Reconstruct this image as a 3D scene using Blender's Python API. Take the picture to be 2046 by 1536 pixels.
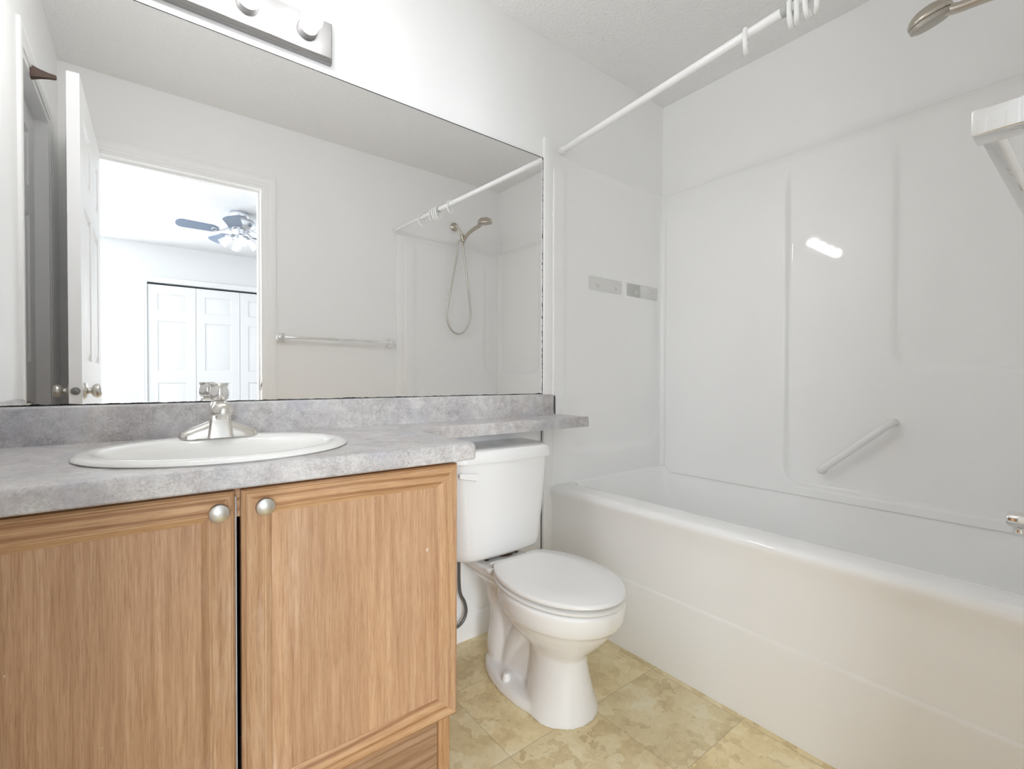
import bpy, bmesh, math, random
from mathutils import Vector, Matrix

for o in list(bpy.data.objects):
    bpy.data.objects.remove(o)
S = bpy.context.scene
COL = S.collection
PI = math.pi

# ------------------------------------------------------------------ camera
CAM = dict(loc=(-1.3382, -1.5159, 0.9903), yaw=0.6605, pitch=-0.0126, roll=0.0025, f=941.99)
cd = bpy.data.cameras.new('camera')
cam = bpy.data.objects.new('camera', cd)
COL.objects.link(cam)
cd.sensor_fit = 'HORIZONTAL'
cd.sensor_width = 36.0
cd.lens = CAM['f'] / 2046 * 36.0
cd.clip_start = 0.005
_s, _c = math.sin(CAM['yaw']), math.cos(CAM['yaw'])
_fw, _rt, _up = Vector((_s, _c, 0)), Vector((_c, -_s, 0)), Vector((0, 0, 1))
_p, _r = CAM['pitch'], CAM['roll']
_f2 = _fw * math.cos(_p) + _up * math.sin(_p)
_u2 = _up * math.cos(_p) - _fw * math.sin(_p)
_r3 = _rt * math.cos(_r) + _u2 * math.sin(_r)
_u3 = _u2 * math.cos(_r) - _rt * math.sin(_r)
M = Matrix((( _r3.x, _u3.x, -_f2.x, CAM['loc'][0]),
            ( _r3.y, _u3.y, -_f2.y, CAM['loc'][1]),
            ( _r3.z, _u3.z, -_f2.z, CAM['loc'][2]),
            (0, 0, 0, 1)))
cam.matrix_world = M
S.camera = cam

# ------------------------------------------------------------------ world, daylight, exposure
w = bpy.data.worlds.new('world')
S.world = w
w.use_nodes = True
w.node_tree.nodes['Background'].inputs[0].default_value = (0.72, 0.84, 1.0, 1)
w.node_tree.nodes['Background'].inputs[1].default_value = 0.6
S.view_settings.view_transform = 'Standard'
S.view_settings.look = 'None'
S.view_settings.exposure = 0.50
S.view_settings.gamma = 1.0
S.cycles.max_bounces = 18
S.cycles.diffuse_bounces = 14
S.cycles.glossy_bounces = 8
S.cycles.transmission_bounces = 8
S.cycles.sample_clamp_indirect = 4.0

BULB = 49.0         # emission of the vanity bulbs
DAY = 104.0           # base energy of the unseen bedroom daylight lamps, watts
FANBULB = 2.2

def area(name, loc, rot, sx, sy, energy, color):
    l = bpy.data.lights.new(name, 'AREA')
    l.shape = 'RECTANGLE'; l.size = sx; l.size_y = sy
    l.energy = energy; l.color = color
    o = bpy.data.objects.new(name, l); COL.objects.link(o)
    o.location = loc; o.rotation_euler = rot
    return o
# daylight lamps: two at unseen added windows by the closet, one at side wall
area('window_daylight', (-2.38, -5.02, 1.5), (PI / 2, 0, 0), 1.05, 1.35, DAY, (0.90, 0.95, 1.0))
area('window_daylight', (-3.05, -2.75, 1.5), (0, -PI / 2, 0), 1.35, 1.25, DAY * .40, (0.90, 0.95, 1.0))
area('window_daylight', (1.35, -5.02, 1.5), (PI / 2, 0, 0), 1.35, 1.35, DAY * .45, (0.90, 0.95, 1.0))

# ------------------------------------------------------------------ room constants (metres)
XL, XR, D, H = -1.649, 0.86, 1.487, 2.44
CZ = 0.835                      # counter top
BY = -4.95                      # far bedroom wall

# ------------------------------------------------------------------ helpers
OFF = {}

def empty(name, loc):
    o = bpy.data.objects.new(name, None)
    o.empty_display_size = 0.05
    COL.objects.link(o)
    o.location = loc
    OFF[o.name] = Vector(loc)
    return o

def tag(o, label=None, cat=None, group=None, kind=None):
    if label: o['label'] = label
    if cat: o['category'] = cat
    if group: o['group'] = group
    if kind: o['kind'] = kind
    return o

class MB:
    def __init__(self):
        self.bm = bmesh.new()
        self.mi = 0
    def face(self, vs):
        try:
            f = self.bm.faces.new(vs); f.material_index = self.mi; return f
        except ValueError:
            return None
    def v(self, p):
        return self.bm.verts.new(p)
    def box(self, x0, x1, y0, y1, z0, z1, bev=0, seg=2):
        vs = [self.v((x, y, z)) for x in (x0, x1) for y in (y0, y1) for z in (z0, z1)]
        idx = [(0, 1, 3, 2), (4, 6, 7, 5), (0, 4, 5, 1), (2, 3, 7, 6), (0, 2, 6, 4), (1, 5, 7, 3)]
        fs = [self.face([vs[i] for i in q]) for q in idx]
        if bev > 0:
            es = set(e for f in fs for e in f.edges)
            r = bmesh.ops.bevel(self.bm, geom=list(es), offset=bev, segments=seg, profile=0.5, affect='EDGES', clamp_overlap=True)
            for f in r['faces']: f.material_index = self.mi
        return self
    def loft(self, rings, cap0=True, cap1=True, closed=True):
        R = [[self.v(p) for p in r] for r in rings]
        n = len(R[0])
        for a, b in zip(R, R[1:]):
            for i in range(n if closed else n - 1):
                j = (i + 1) % n
                self.face([a[i], a[j], b[j], b[i]])
        if cap0: self.face(list(reversed(R[0])))
        if cap1: self.face(R[-1])
        return self
    def lathe(self, prof, o, axis=(0, 0, 1), n=32, cap0=True, cap1=True):
        # prof: (radius, height) list along axis from o
        ax = Vector(axis).normalized()
        t = Vector((1, 0, 0)) if abs(ax.x) < .9 else Vector((0, 1, 0))
        u = ax.cross(t).normalized(); v = ax.cross(u)
        o = Vector(o)
        rings = []
        for r, h in prof:
            r = max(r, 1e-5)
            rings.append([o + ax * h + (u * math.cos(2 * PI * i / n) + v * math.sin(2 * PI * i / n)) * r for i in range(n)])
        return self.loft(rings, cap0, cap1)
    def tube(self, pts, r, n=12, cap=True, closed=False, flat=None):
        pts = [Vector(p) for p in pts]
        m = len(pts)
        rr = r if isinstance(r, (list, tuple)) else [r] * m
        tang = []
        for i in range(m):
            if closed: t = pts[(i + 1) % m] - pts[i - 1]
            else: t = pts[min(i + 1, m - 1)] - pts[max(i - 1, 0)]
            tang.append(t.normalized())
        up = Vector((0, 0, 1)) if abs(tang[0].z) < .9 else Vector((1, 0, 0))
        u = (up - tang[0] * up.dot(tang[0])).normalized()
        rings = []
        for i in range(m):
            u = (u - tang[i] * u.dot(tang[i])).normalized()
            v = tang[i].cross(u)
            rings.append([pts[i] + (u * math.cos(2 * PI * k / n) + v * math.sin(2 * PI * k / n)) * rr[i] for k in range(n)])
        if closed:
            rings.append(rings[0])
            return self.loft(rings, False, False)
        return self.loft(rings, cap, cap)
    def cyl(self, p0, p1, r0, r1=None, n=24):
        p0, p1 = Vector(p0), Vector(p1)
        r1 = r0 if r1 is None else r1
        return self.lathe([(r0, 0), (r1, (p1 - p0).length)], p0, p1 - p0, n)
    def build(self, name, mats, parent=None, angle=35, smooth=True):
        bm = self.bm
        bmesh.ops.remove_doubles(bm, verts=bm.verts, dist=1e-6)
        bmesh.ops.recalc_face_normals(bm, faces=bm.faces)
        off = OFF.get(parent.name, Vector((0, 0, 0))) if parent else Vector((0, 0, 0))
        if off.length > 0: bmesh.ops.translate(bm, verts=bm.verts, vec=-off)
        th = math.radians(angle)
        for f in bm.faces: f.smooth = smooth
        for e in bm.edges:
            if len(e.link_faces) == 2:
                try:
                    e.smooth = e.calc_face_angle() < th
                except ValueError:
                    e.smooth = False
        me = bpy.data.meshes.new(name)
        bm.to_mesh(me); bm.free()
        for m in (mats if isinstance(mats, (list, tuple)) else [mats]): me.materials.append(m)
        o = bpy.data.objects.new(name, me)
        COL.objects.link(o)
        if parent: o.parent = parent
        OFF[o.name] = off
        return o

def smooth_path(pts, n=8):
    P = [Vector(p) for p in pts]
    out = []
    for i in range(len(P) - 1):
        p0, p1, p2, p3 = P[max(i - 1, 0)], P[i], P[i + 1], P[min(i + 2, len(P) - 1)]
        for k in range(n):
            t = k / n
            out.append(0.5 * ((2 * p1) + (p2 - p0) * t + (2 * p0 - 5 * p1 + 4 * p2 - p3) * t * t + (3 * p1 - p0 - 3 * p2 + p3) * t ** 3))
    out.append(P[-1])
    return out

def rrect(x0, x1, y0, y1, r, z, n=8):
    pts = []
    for cx, cy, a0 in ((x1 - r, y1 - r, 0), (x0 + r, y1 - r, 90), (x0 + r, y0 + r, 180), (x1 - r, y0 + r, 270)):
        for k in range(n + 1):
            a = math.radians(a0 + 90 * k / n)
            pts.append(Vector((cx + r * math.cos(a), cy + r * math.sin(a), z)))
    return pts

def sstep(a, b, x):
    t = min(1, max(0, (x - a) / (b - a)))
    return t * t * (3 - 2 * t)

# ------------------------------------------------------------------ materials
def mat(name, col=(.8, .8, .8), rough=.5, metal=0, spec=.5, emit=None, es=0):
    m = bpy.data.materials.new(name)
    m.use_nodes = True
    b = m.node_tree.nodes['Principled BSDF']
    b.inputs['Base Color'].default_value = (*col, 1)
    b.inputs['Roughness'].default_value = rough
    b.inputs['Metallic'].default_value = metal
    b.inputs['Specular IOR Level'].default_value = spec
    if emit:
        b.inputs['Emission Color'].default_value = (*emit, 1)
        b.inputs['Emission Strength'].default_value = es
    return m

class NT:
    def __init__(self, m):
        self.t = m.node_tree
        self.b = self.t.nodes['Principled BSDF']
    def n(self, kind, **kw):
        nd = self.t.nodes.new(kind)
        for k, v in kw.items():
            if k.startswith('i_'):
                key = k[2:].replace('_', ' ')
                nd.inputs[key].default_value = v
            else: setattr(nd, k, v)
        return nd
    def l(self, a, b): self.t.links.new(a, b)
    def coord(self, scale=(1, 1, 1), out='Object'):
        tc = self.n('ShaderNodeTexCoord')
        mp = self.n('ShaderNodeMapping')
        mp.inputs['Scale'].default_value = scale
        self.l(tc.outputs[out], mp.inputs['Vector'])
        return mp.outputs['Vector']
    def noise(self, vec, scale, detail=3, rough=.55, dist=0):
        nd = self.n('ShaderNodeTexNoise')
        nd.inputs['Scale'].default_value = scale; nd.inputs['Detail'].default_value = detail
        nd.inputs['Roughness'].default_value = rough; nd.inputs['Distortion'].default_value = dist
        self.l(vec, nd.inputs['Vector'])
        return nd.outputs['Fac']
    def ramp(self, fac, stops, interp='LINEAR'):
        r = self.n('ShaderNodeValToRGB')
        r.color_ramp.interpolation = interp
        el = r.color_ramp.elements
        while len(el) < len(stops): el.new(.5)
        for e, (p, c) in zip(el, stops):
            e.position = p; e.color = (*c, 1) if len(c) == 3 else c
        self.l(fac, r.inputs['Fac'])
        return r.outputs['Color']
    def mix(self, fac, a, b, mode='MIX'):
        m = self.n('ShaderNodeMix', data_type='RGBA', blend_type=mode)
        for sock, val in ((m.inputs[0], fac), (m.inputs[6], a), (m.inputs[7], b)):
            if hasattr(val, 'is_output'): self.l(val, sock)
            elif isinstance(val, (int, float)): sock.default_value = val
            else: sock.default_value = (*val, 1)
        return m.outputs[2]
    def math(self, op, a, b=None, c=None):
        m = self.n('ShaderNodeMath', operation=op)
        for i, v in enumerate((a, b, c)):
            if v is None: continue
            if hasattr(v, 'is_output'): self.l(v, m.inputs[i])
            else: m.inputs[i].default_value = v
        return m.outputs[0]
    def bump(self, h, strength=.2, dist=.01):
        b = self.n('ShaderNodeBump')
        b.inputs['Strength'].default_value = strength; b.inputs['Distance'].default_value = dist
        self.l(h, b.inputs['Height'])
        self.l(b.outputs['Normal'], self.b.inputs['Normal'])

def m_paint(name, col, rough=.5, sc=160, st=.06):
    m = mat(name, col, rough, spec=.35); n = NT(m)
    v = n.coord(out='Object')
    n.bump(n.noise(v, sc, 2), st, .002)
    return m
M_WALL = m_paint('wall_paint', (.885, .885, .882), .5)
M_TRIM = m_paint('trim_paint', (.90, .90, .897), .35, 90, .03)
M_DOOR = m_paint('door_paint', (.89, .89, .888), .38, 140, .04)
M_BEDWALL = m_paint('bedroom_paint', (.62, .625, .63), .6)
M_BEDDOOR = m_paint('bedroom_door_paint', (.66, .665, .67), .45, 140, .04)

def m_ceiling(col=(.885, .884, .878)):
    m = mat('stippled_ceiling', col, .8, spec=.2); n = NT(m)
    v = n.coord()
    a = n.noise(v, 75, 3, .6)
    b = n.noise(v, 190, 2, .6)
    h = n.math('ADD', n.math('MULTIPLY', n.math('SMOOTH_MIN', a, .62, .2), 1.6), n.math('MULTIPLY', b, .6))
    n.bump(h, .5, .010)
    return m
M_CEIL = m_ceiling()
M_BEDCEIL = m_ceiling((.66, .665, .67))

def m_oak(name, axis, tint=(1, 1, 1), worn=.5, seed=0.0, wave=.6, fleck=.6):
    m = mat(name, (.5, .3, .16), .38, spec=.45); n = NT(m)
    tc = n.n('ShaderNodeTexCoord')
    mp = n.n('ShaderNodeMapping'); n.l(tc.outputs['Object'], mp.inputs['Vector'])
    mp.inputs['Location'].default_value = (seed, seed * .7, seed * .3)
    def st(across, along):
        vm = n.n('ShaderNodeVectorMath', operation='MULTIPLY')
        s = [across] * 3; s['xyz'.index(axis)] = along
        vm.inputs[1].default_value = s
        n.l(mp.outputs['Vector'], vm.inputs[0]); return vm.outputs[0]
    fine = n.noise(st(620, 12), 1, 4, .7)
    pores = n.noise(st(520, 26), 1, 2, .6)
    mid = n.noise(st(70, 3.2), 1, 3, .6, .6)
    broad = n.noise(st(7, 1.1), 1, 2, .5)
    wv = n.n('ShaderNodeTexWave', wave_type='BANDS', bands_direction='X' if axis != 'x' else 'Z')
    wv.inputs['Scale'].default_value = 1.0; wv.inputs['Distortion'].default_value = 7.5
    wv.inputs['Detail'].default_value = 2.5; wv.inputs['Detail Scale'].default_value = .7
    n.l(st(15, 1.7), wv.inputs['Vector'])
    t = n.math('ADD', n.math('MULTIPLY', mid, .42), n.math('MULTIPLY', fine, .58))
    c1 = n.ramp(t, [(.34, (.40, .25, .145)), (.48, (.50, .335, .205)), (.62, (.60, .43, .285))])
    c2 = n.ramp(wv.outputs['Fac'], [(.0, (.66, .54, .44)), (.22, (.86, .79, .72)), (.42, (1, 1, 1)), (1, (1.06, 1.06, 1.05))])
    c = n.mix(wave, c1, c2, 'MULTIPLY')
    pf = n.ramp(pores, [(.34, (.70, .62, .55)), (.46, (1, 1, 1))])
    c = n.mix(fleck, c, pf, 'MULTIPLY')
    bt = n.ramp(broad, [(.3, (.88, .84, .82)), (.7, (1.08, 1.05, 1.0))])
    c = n.mix(1.0, c, bt, 'MULTIPLY')
    # worn, dry patches where the varnish has gone
    wn = n.noise(st(26, 4.0), 1, 4, .7)
    w2 = n.noise(st(2.6, 1.7), 1, 2, .5)
    wf = n.math('MULTIPLY', n.ramp(wn, [(.52, (0, 0, 0)), (.70, (1, 1, 1))]), n.ramp(w2, [(.4, (0, 0, 0)), (.62, (1, 1, 1))]))
    c = n.mix(n.math('MULTIPLY', wf, worn), c, (.66, .52, .40))
    # small white chips and scuffs
    ch = n.noise(n.coord((55, 55, 38)), 1, 1, .4)
    cf = n.ramp(ch, [(.83, (0, 0, 0)), (.845, (1, 1, 1))])
    c = n.mix(n.math('MULTIPLY', cf, .7), c, (.74, .70, .66))
    c = n.mix(1.0, c, tint, 'MULTIPLY')
    n.l(c, n.b.inputs['Base Color'])
    rr = n.ramp(wn, [(.4, (.33, .33, .33)), (.7, (.52, .52, .52))])
    n.l(rr, n.b.inputs['Roughness'])
    n.bump(n.math('ADD', fine, pores), .16, .001)
    return m
M_OAK_P = m_oak('oak_panel', 'z', (1.03, .965, .93), .8, 1.3, .2, .5)
M_OAK_V = m_oak('oak_stile', 'z', (1.0, .94, .88), .5, 4.1, .5)
M_OAK_H = m_oak('oak_rail', 'x', (1.0, .92, .82), .35, 7.7, .95)
M_OAK_EDGE = m_oak('oak_frame', 'z', (1.02, .91, .76), .15, 11.2, .5)
M_OAK_KICK = m_oak('oak_kick_board', 'x', (.72, .68, .66), .3, 15.0)

def m_laminate():
    m = mat('laminate', (.45, .44, .43), .34, spec=.4); n = NT(m)
    v = n.coord()
    a = n.noise(v, 9, 5, .62, .4)
    b = n.noise(v, 42, 6, .75)
    d = n.noise(v, 230, 3, .7)
    t = n.math('ADD', n.math('MULTIPLY', a, .30), n.math('ADD', n.math('MULTIPLY', b, .40), n.math('MULTIPLY', d, .30)))
    c = n.ramp(t, [(.36, (.27, .257, .252)), (.45, (.45, .43, .422)), (.54, (.60, .58, .567)), (.65, (.72, .70, .685))])
    mv = n.noise(v, 14, 3, .6)
    c = n.mix(n.ramp(mv, [(.52, (0, 0, 0)), (.72, (.55, .55, .55))]), c, (.43, .385, .405))
    fl = n.noise(v, 120, 3, .8)
    c = n.mix(n.ramp(fl, [(.62, (0, 0, 0)), (.72, (.5, .5, .5))]), c, (.15, .145, .16))
    bl = n.noise(v, 6, 4, .65, .5)
    c = n.mix(n.ramp(bl, [(.50, (0, 0, 0)), (.70, (.45, .45, .45))]), c, (.44, .46, .54))
    n.l(c, n.b.inputs['Base Color'])
    n.bump(d, .05, .001)
    return m
M_LAM = m_laminate()

def m_floor():
    m = mat('vinyl_tile', (.46, .37, .2), .38, spec=.4); n = NT(m)
    tc = n.n('ShaderNodeTexCoord')
    sp = n.n('ShaderNodeSeparateXYZ'); n.l(tc.outputs['Object'], sp.inputs[0])
    T = .306
    ux = n.math('DIVIDE', n.math('ADD', sp.outputs[0], .59), T)
    uy = n.math('DIVIDE', n.math('ADD', sp.outputs[1], .549), T)
    ix, iy = n.math('FLOOR', ux), n.math('FLOOR', uy)
    cb = n.n('ShaderNodeCombineXYZ'); n.l(ix, cb.inputs[0]); n.l(iy, cb.inputs[1])
    wn = n.n('ShaderNodeTexWhiteNoise', noise_dimensions='3D'); n.l(cb.outputs[0], wn.inputs['Vector'])
    sc = n.n('ShaderNodeVectorMath', operation='MULTIPLY_ADD')
    n.l(wn.outputs['Color'], sc.inputs[0]); sc.inputs[1].default_value = (9, 9, 9); n.l(tc.outputs['Object'], sc.inputs[2])
    v = sc.outputs[0]
    a = n.noise(v, 4.5, 4, .6, 1.4)
    vo = n.n('ShaderNodeTexVoronoi', feature='F1'); vo.inputs['Scale'].default_value = 19
    wob = n.n('ShaderNodeVectorMath', operation='MULTIPLY_ADD')
    nz = n.n('ShaderNodeTexNoise'); nz.inputs['Scale'].default_value = 22; nz.inputs['Detail'].default_value = 3
    n.l(v, nz.inputs['Vector']); n.l(nz.outputs['Color'], wob.inputs[0]); wob.inputs[1].default_value = (.11, .11, .11); n.l(v, wob.inputs[2])
    n.l(wob.outputs[0], vo.inputs['Vector'])
    sv = n.n('ShaderNodeSeparateColor'); n.l(vo.outputs['Color'], sv.inputs[0])
    patch = sv.outputs[0]
    f = n.noise(v, 60, 5, .7)
    t = n.math('ADD', n.math('MULTIPLY', a, .52), n.math('ADD', n.math('MULTIPLY', patch, .22), n.math('MULTIPLY', f, .28)))
    c = n.ramp(t, [(.34, (.60, .465, .26)), (.47, (.74, .61, .355)), (.57, (.80, .68, .42)), (.70, (.87, .78, .55))])
    vn = n.noise(v, 16, 5, .7, 2.0)
    c = n.mix(n.ramp(vn, [(.60, (0, 0, 0)), (.66, (.4, .4, .4)), (.72, (.1, .1, .1))]), c, (.33, .265, .155))
    tint = n.ramp(wn.outputs['Value'], [(0, (.93, .94, .96)), (1, (1.05, 1.04, 1.0))])
    c = n.mix(1, c, tint, 'MULTIPLY')
    def line(u):
        fr = n.math('FRACT', u)
        dd = n.math('MINIMUM', fr, n.math('SUBTRACT', 1.0, fr))
        return n.ramp(dd, [(.0, (1, 1, 1)), (.003, (1, 1, 1)), (.0065, (0, 0, 0))])
    g = n.math('MAXIMUM', line(ux), line(uy))
    c = n.mix(n.math('MULTIPLY', g, .32), c, (.22, .175, .10))
    n.l(c, n.b.inputs['Base Color'])
    n.bump(n.math('SUBTRACT', n.math('MULTIPLY', f, .3), g), .12, .002)
    return m
M_FLOOR = m_floor()

M_ACRYL = mat('white_fibreglass', (.885, .884, .878), .045, spec=.4)
M_PORC = mat('white_porcelain', (.86, .86, .855), .08, spec=.5)
M_SEAT = mat('white_seat_plastic', (.84, .838, .825), .25, spec=.5)
M_BISQUE = mat('sink_porcelain', (.86, .855, .83), .07, spec=.5)
M_CHROME = mat('chrome', (.86, .85, .83), .07, 1)
M_CHROMEW = mat('worn_chrome', (.80, .78, .74), .16, 1)
M_NICKEL = mat('brushed_nickel', (.70, .68, .64), .32, 1)
M_WARMNI = mat('warm_nickel', (.56, .51, .44), .27, 1)
M_HOSE = mat('nickel_hose', (.60, .58, .54), .35, 1)
M_ROD = mat('white_enamel', (.86, .86, .855), .22)
M_PLAST = mat('white_plastic', (.85, .85, .84), .3)
M_BAR = mat('painted_bar', (.83, .825, .81), .25)
M_DARK = mat('dark_gap', (.03, .03, .028), .7)  # near-black stands in for closet shade; also colours the hose nut
M_RUST = mat('brown_stain', (.12, .075, .045), .7)
M_BROWN = mat('brown_wood', (.085, .052, .036), .5)
M_BRAID = mat('braided_steel', (.20, .20, .20), .45, .7)
M_BLADE = mat('fan_blade_grey', (.16, .20, .27), .5)
M_FANMET = mat('fan_steel', (.55, .57, .60), .3, 1)
M_DIMKNOB = mat('dull_pewter_knob', (.30, .29, .27), .35, 1)
M_CARPET = m_paint('carpet', (.42, .40, .37), .95, 300, .4)
M_BLUE = mat('blue_dot', (.04, .05, .35), .3)
M_RED = mat('red_dot', (.45, .05, .06), .3)

def m_emit(name, col, s):
    m = bpy.data.materials.new(name); m.use_nodes = True
    t = m.node_tree; t.nodes.clear()
    e = t.nodes.new('ShaderNodeEmission'); e.inputs[0].default_value = (*col, 1); e.inputs[1].default_value = s
    o = t.nodes.new('ShaderNodeOutputMaterial'); t.links.new(e.outputs[0], o.inputs[0])
    return m
M_BULB = m_emit('lit_bulb', (.985, .985, 1.0), BULB)
M_FANB = m_emit('lit_fan_bulb', (1.0, .93, .85), FANBULB)

def m_glass(name, col, rough, alpha_mix):
    m = bpy.data.materials.new(name); m.use_nodes = True
    t = m.node_tree; b = t.nodes['Principled BSDF']
    b.inputs['Base Color'].default_value = (*col, 1); b.inputs['Roughness'].default_value = rough
    tr = t.nodes.new('ShaderNodeBsdfTransparent'); mx = t.nodes.new('ShaderNodeMixShader')
    mx.inputs[0].default_value = alpha_mix
    t.links.new(tr.outputs[0], mx.inputs[1]); t.links.new(b.outputs[0], mx.inputs[2])
    t.links.new(mx.outputs[0], t.nodes['Material Output'].inputs[0])
    return m
M_CLEARP = m_glass('clear_plastic', (.74, .74, .72), .15, .35)
M_SHADE = m_glass('shade_glass', (.75, .77, .8), .1, .55)

def m_mirror():
    m = mat('mirror_glass', (.94, .94, .935), 0.0, 1); n = NT(m)
    tc = n.n('ShaderNodeTexCoord'); sp = n.n('ShaderNodeSeparateXYZ'); n.l(tc.outputs['Object'], sp.inputs[0])
    # silvering eaten away along the right-hand edge and a dark line round the border
    nz = n.noise(n.coord((60, 60, 60)), 1, 4, .8)
    edge = n.math('SUBTRACT', 0.0, sp.outputs[0])
    lim = n.math('MULTIPLY', n.math('SUBTRACT', nz, .36), .022)
    f1 = n.math('LESS_THAN', edge, lim)
    f2 = n.math('LESS_THAN', edge, .0028)
    f3 = n.math('GREATER_THAN', sp.outputs[2], 1.928 - .0028)
    bl = n.math('MULTIPLY', n.math('SUBTRACT', n.noise(n.coord((25, 25, 25)), 1, 3, .7), .42), .007)
    f4 = n.math('LESS_THAN', n.math('SUBTRACT', sp.outputs[2], .927), bl)
    f = n.math('MAXIMUM', n.math('MAXIMUM', f1, f2), n.math('MAXIMUM', f3, f4))
    n.l(n.mix(f, (.94, .94, .935), (.012, .012, .011)), n.b.inputs['Base Color'])
    n.l(n.math('MULTIPLY', f, .7), n.b.inputs['Roughness'])
    n.l(n.math('SUBTRACT', 1.0, f), n.b.inputs['Metallic'])
    n.b.inputs['Specular IOR Level'].default_value = .1
    n.l(n.math('MULTIPLY', f, 0.0), n.b.inputs['Coat Weight'])
    return m
M_MIRROR = m_mirror()

# ================================================================== THE SETTING
def struct(name, mb, m, parent=None, angle=35):
    o = mb.build(name, m, parent, angle)
    if not parent: o['kind'] = 'structure'
    return o

TW = .12
mb = MB(); mb.box(XL - TW, XR + TW, 0, TW, -.02, H + .02); struct('wall_back', mb, M_WALL)
mb = MB(); mb.box(XR, XR + TW, -D - .084, 0, -.02, H + .02); struct('wall_right', mb, M_WALL)
# left wall with the closet doorway
LY0, LY1, LZ = -1.215, -.665, 2.05
mb = MB()
mb.box(XL - TW, XL, LY1, 0, -.02, H + .02)
mb.box(XL - TW, XL, -D, LY0, -.02, H + .02)
mb.box(XL - TW, XL, LY0, LY1, LZ, H + .02)
struct('wall_left', mb, M_WALL)
# front wall with the bedroom doorway
FX0, FX1, FZ = -1.556, -.805, 2.07
FY = -D - .115
mb = MB()
mb.box(-3.0, FX0, FY, -D, -.02, H + .02)
mb.box(FX1, 2.2, FY, -D, -.02, H + .02)
mb.box(FX0, FX1, FY, -D, FZ, H + .02)
struct('wall_front', mb, M_WALL)
mb = MB(); mb.box(XL - .3, XR + TW, FY + .03, TW, -.06, 0); struct('floor', mb, M_FLOOR)
mb = MB(); mb.box(XL - TW, XR + TW, -D - .06, TW, H, H + .05); struct('ceiling', mb, M_CEIL)
# bedroom shell beyond the doorway
mb = MB(); mb.box(-3.1, 2.3, BY - .1, FY + .03, -.06, 0); struct('floor_bedroom', mb, M_CARPET)
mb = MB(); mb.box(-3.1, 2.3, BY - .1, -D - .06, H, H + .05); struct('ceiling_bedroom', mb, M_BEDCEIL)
BX0, BX1, BZ = -1.324, .436, 2.03
ADDED_WINS = ((-2.92, -1.84, .8, 2.2), (.66, 2.04, .8, 2.2))  # unseen windows added in the far wall to light the bathroom
mb = MB()
xs = [-3.1, ADDED_WINS[0][0], ADDED_WINS[0][1], BX0, BX1, ADDED_WINS[1][0], ADDED_WINS[1][1], 2.3]
for a, b in ((0, 1), (2, 3), (4, 5), (6, 7)): mb.box(xs[a], xs[b], BY - .1, BY, 0, H)
for a, b, c, d in ADDED_WINS:
    mb.box(a, b, BY - .1, BY, 0, c); mb.box(a, b, BY - .1, BY, d, H)
mb.box(BX0, BX1, BY - .1, BY, BZ, H)
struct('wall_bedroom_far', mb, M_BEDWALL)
mb = MB(); mb.box(BX0 - .1, BX1 + .1, BY - .30, BY - .20, 0, H); struct('wall_closet_back', mb, M_DARK)  # closet back painted near-black to stand in for interior shade
for nm, x0, x1 in (('wall_bedroom_left', -3.1, -3.0), ('wall_bedroom_right', 2.2, 2.3)):
    mb = MB()
    if x0 < 0:
        mb.box(x0, x1, BY, -3.4, 0, H); mb.box(x0, x1, -2.1, FY, 0, H)
        mb.box(x0, x1, -3.4, -2.1, 0, .8); mb.box(x0, x1, -3.4, -2.1, 2.2, H)
    else: mb.box(x0, x1, BY, FY, 0, H)
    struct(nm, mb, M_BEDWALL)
mb = MB()
for a, b, c, d in ((-3.4, -3.35, .8, 2.2), (-2.15, -2.1, .8, 2.2), (-3.35, -2.15, .8, .85), (-3.35, -2.15, 2.15, 2.2), (-2.77, -2.74, .85, 2.15)):
    mb.box(-3.07, -3.02, a, b, c, d, .003)
struct('window_3', mb, M_TRIM)
for k, (a, b, c, d) in enumerate(ADDED_WINS):
    mb = MB(); y0, y1 = BY - .06, BY - .01; f = .05
    mb.box(a, a + f, y0, y1, c, d, .003); mb.box(b - f, b, y0, y1, c, d, .003)
    mb.box(a + f, b - f, y0, y1, c, c + f, .003); mb.box(a + f, b - f, y0, y1, d - f, d, .003)
    m_ = (a + b) / 2; mb.box(m_ - .015, m_ + .015, y0, y1, c + f, d - f, .003)
    struct('window_%d' % (k + 1), mb, M_TRIM)
# dark board added behind the left doorway to block light and blacken gaps
mb = MB(); mb.box(XL - .32, XL - .30, LY0 - .1, LY1 + .1, 0, H); struct('wall_closet_side', mb, M_DARK)

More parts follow.
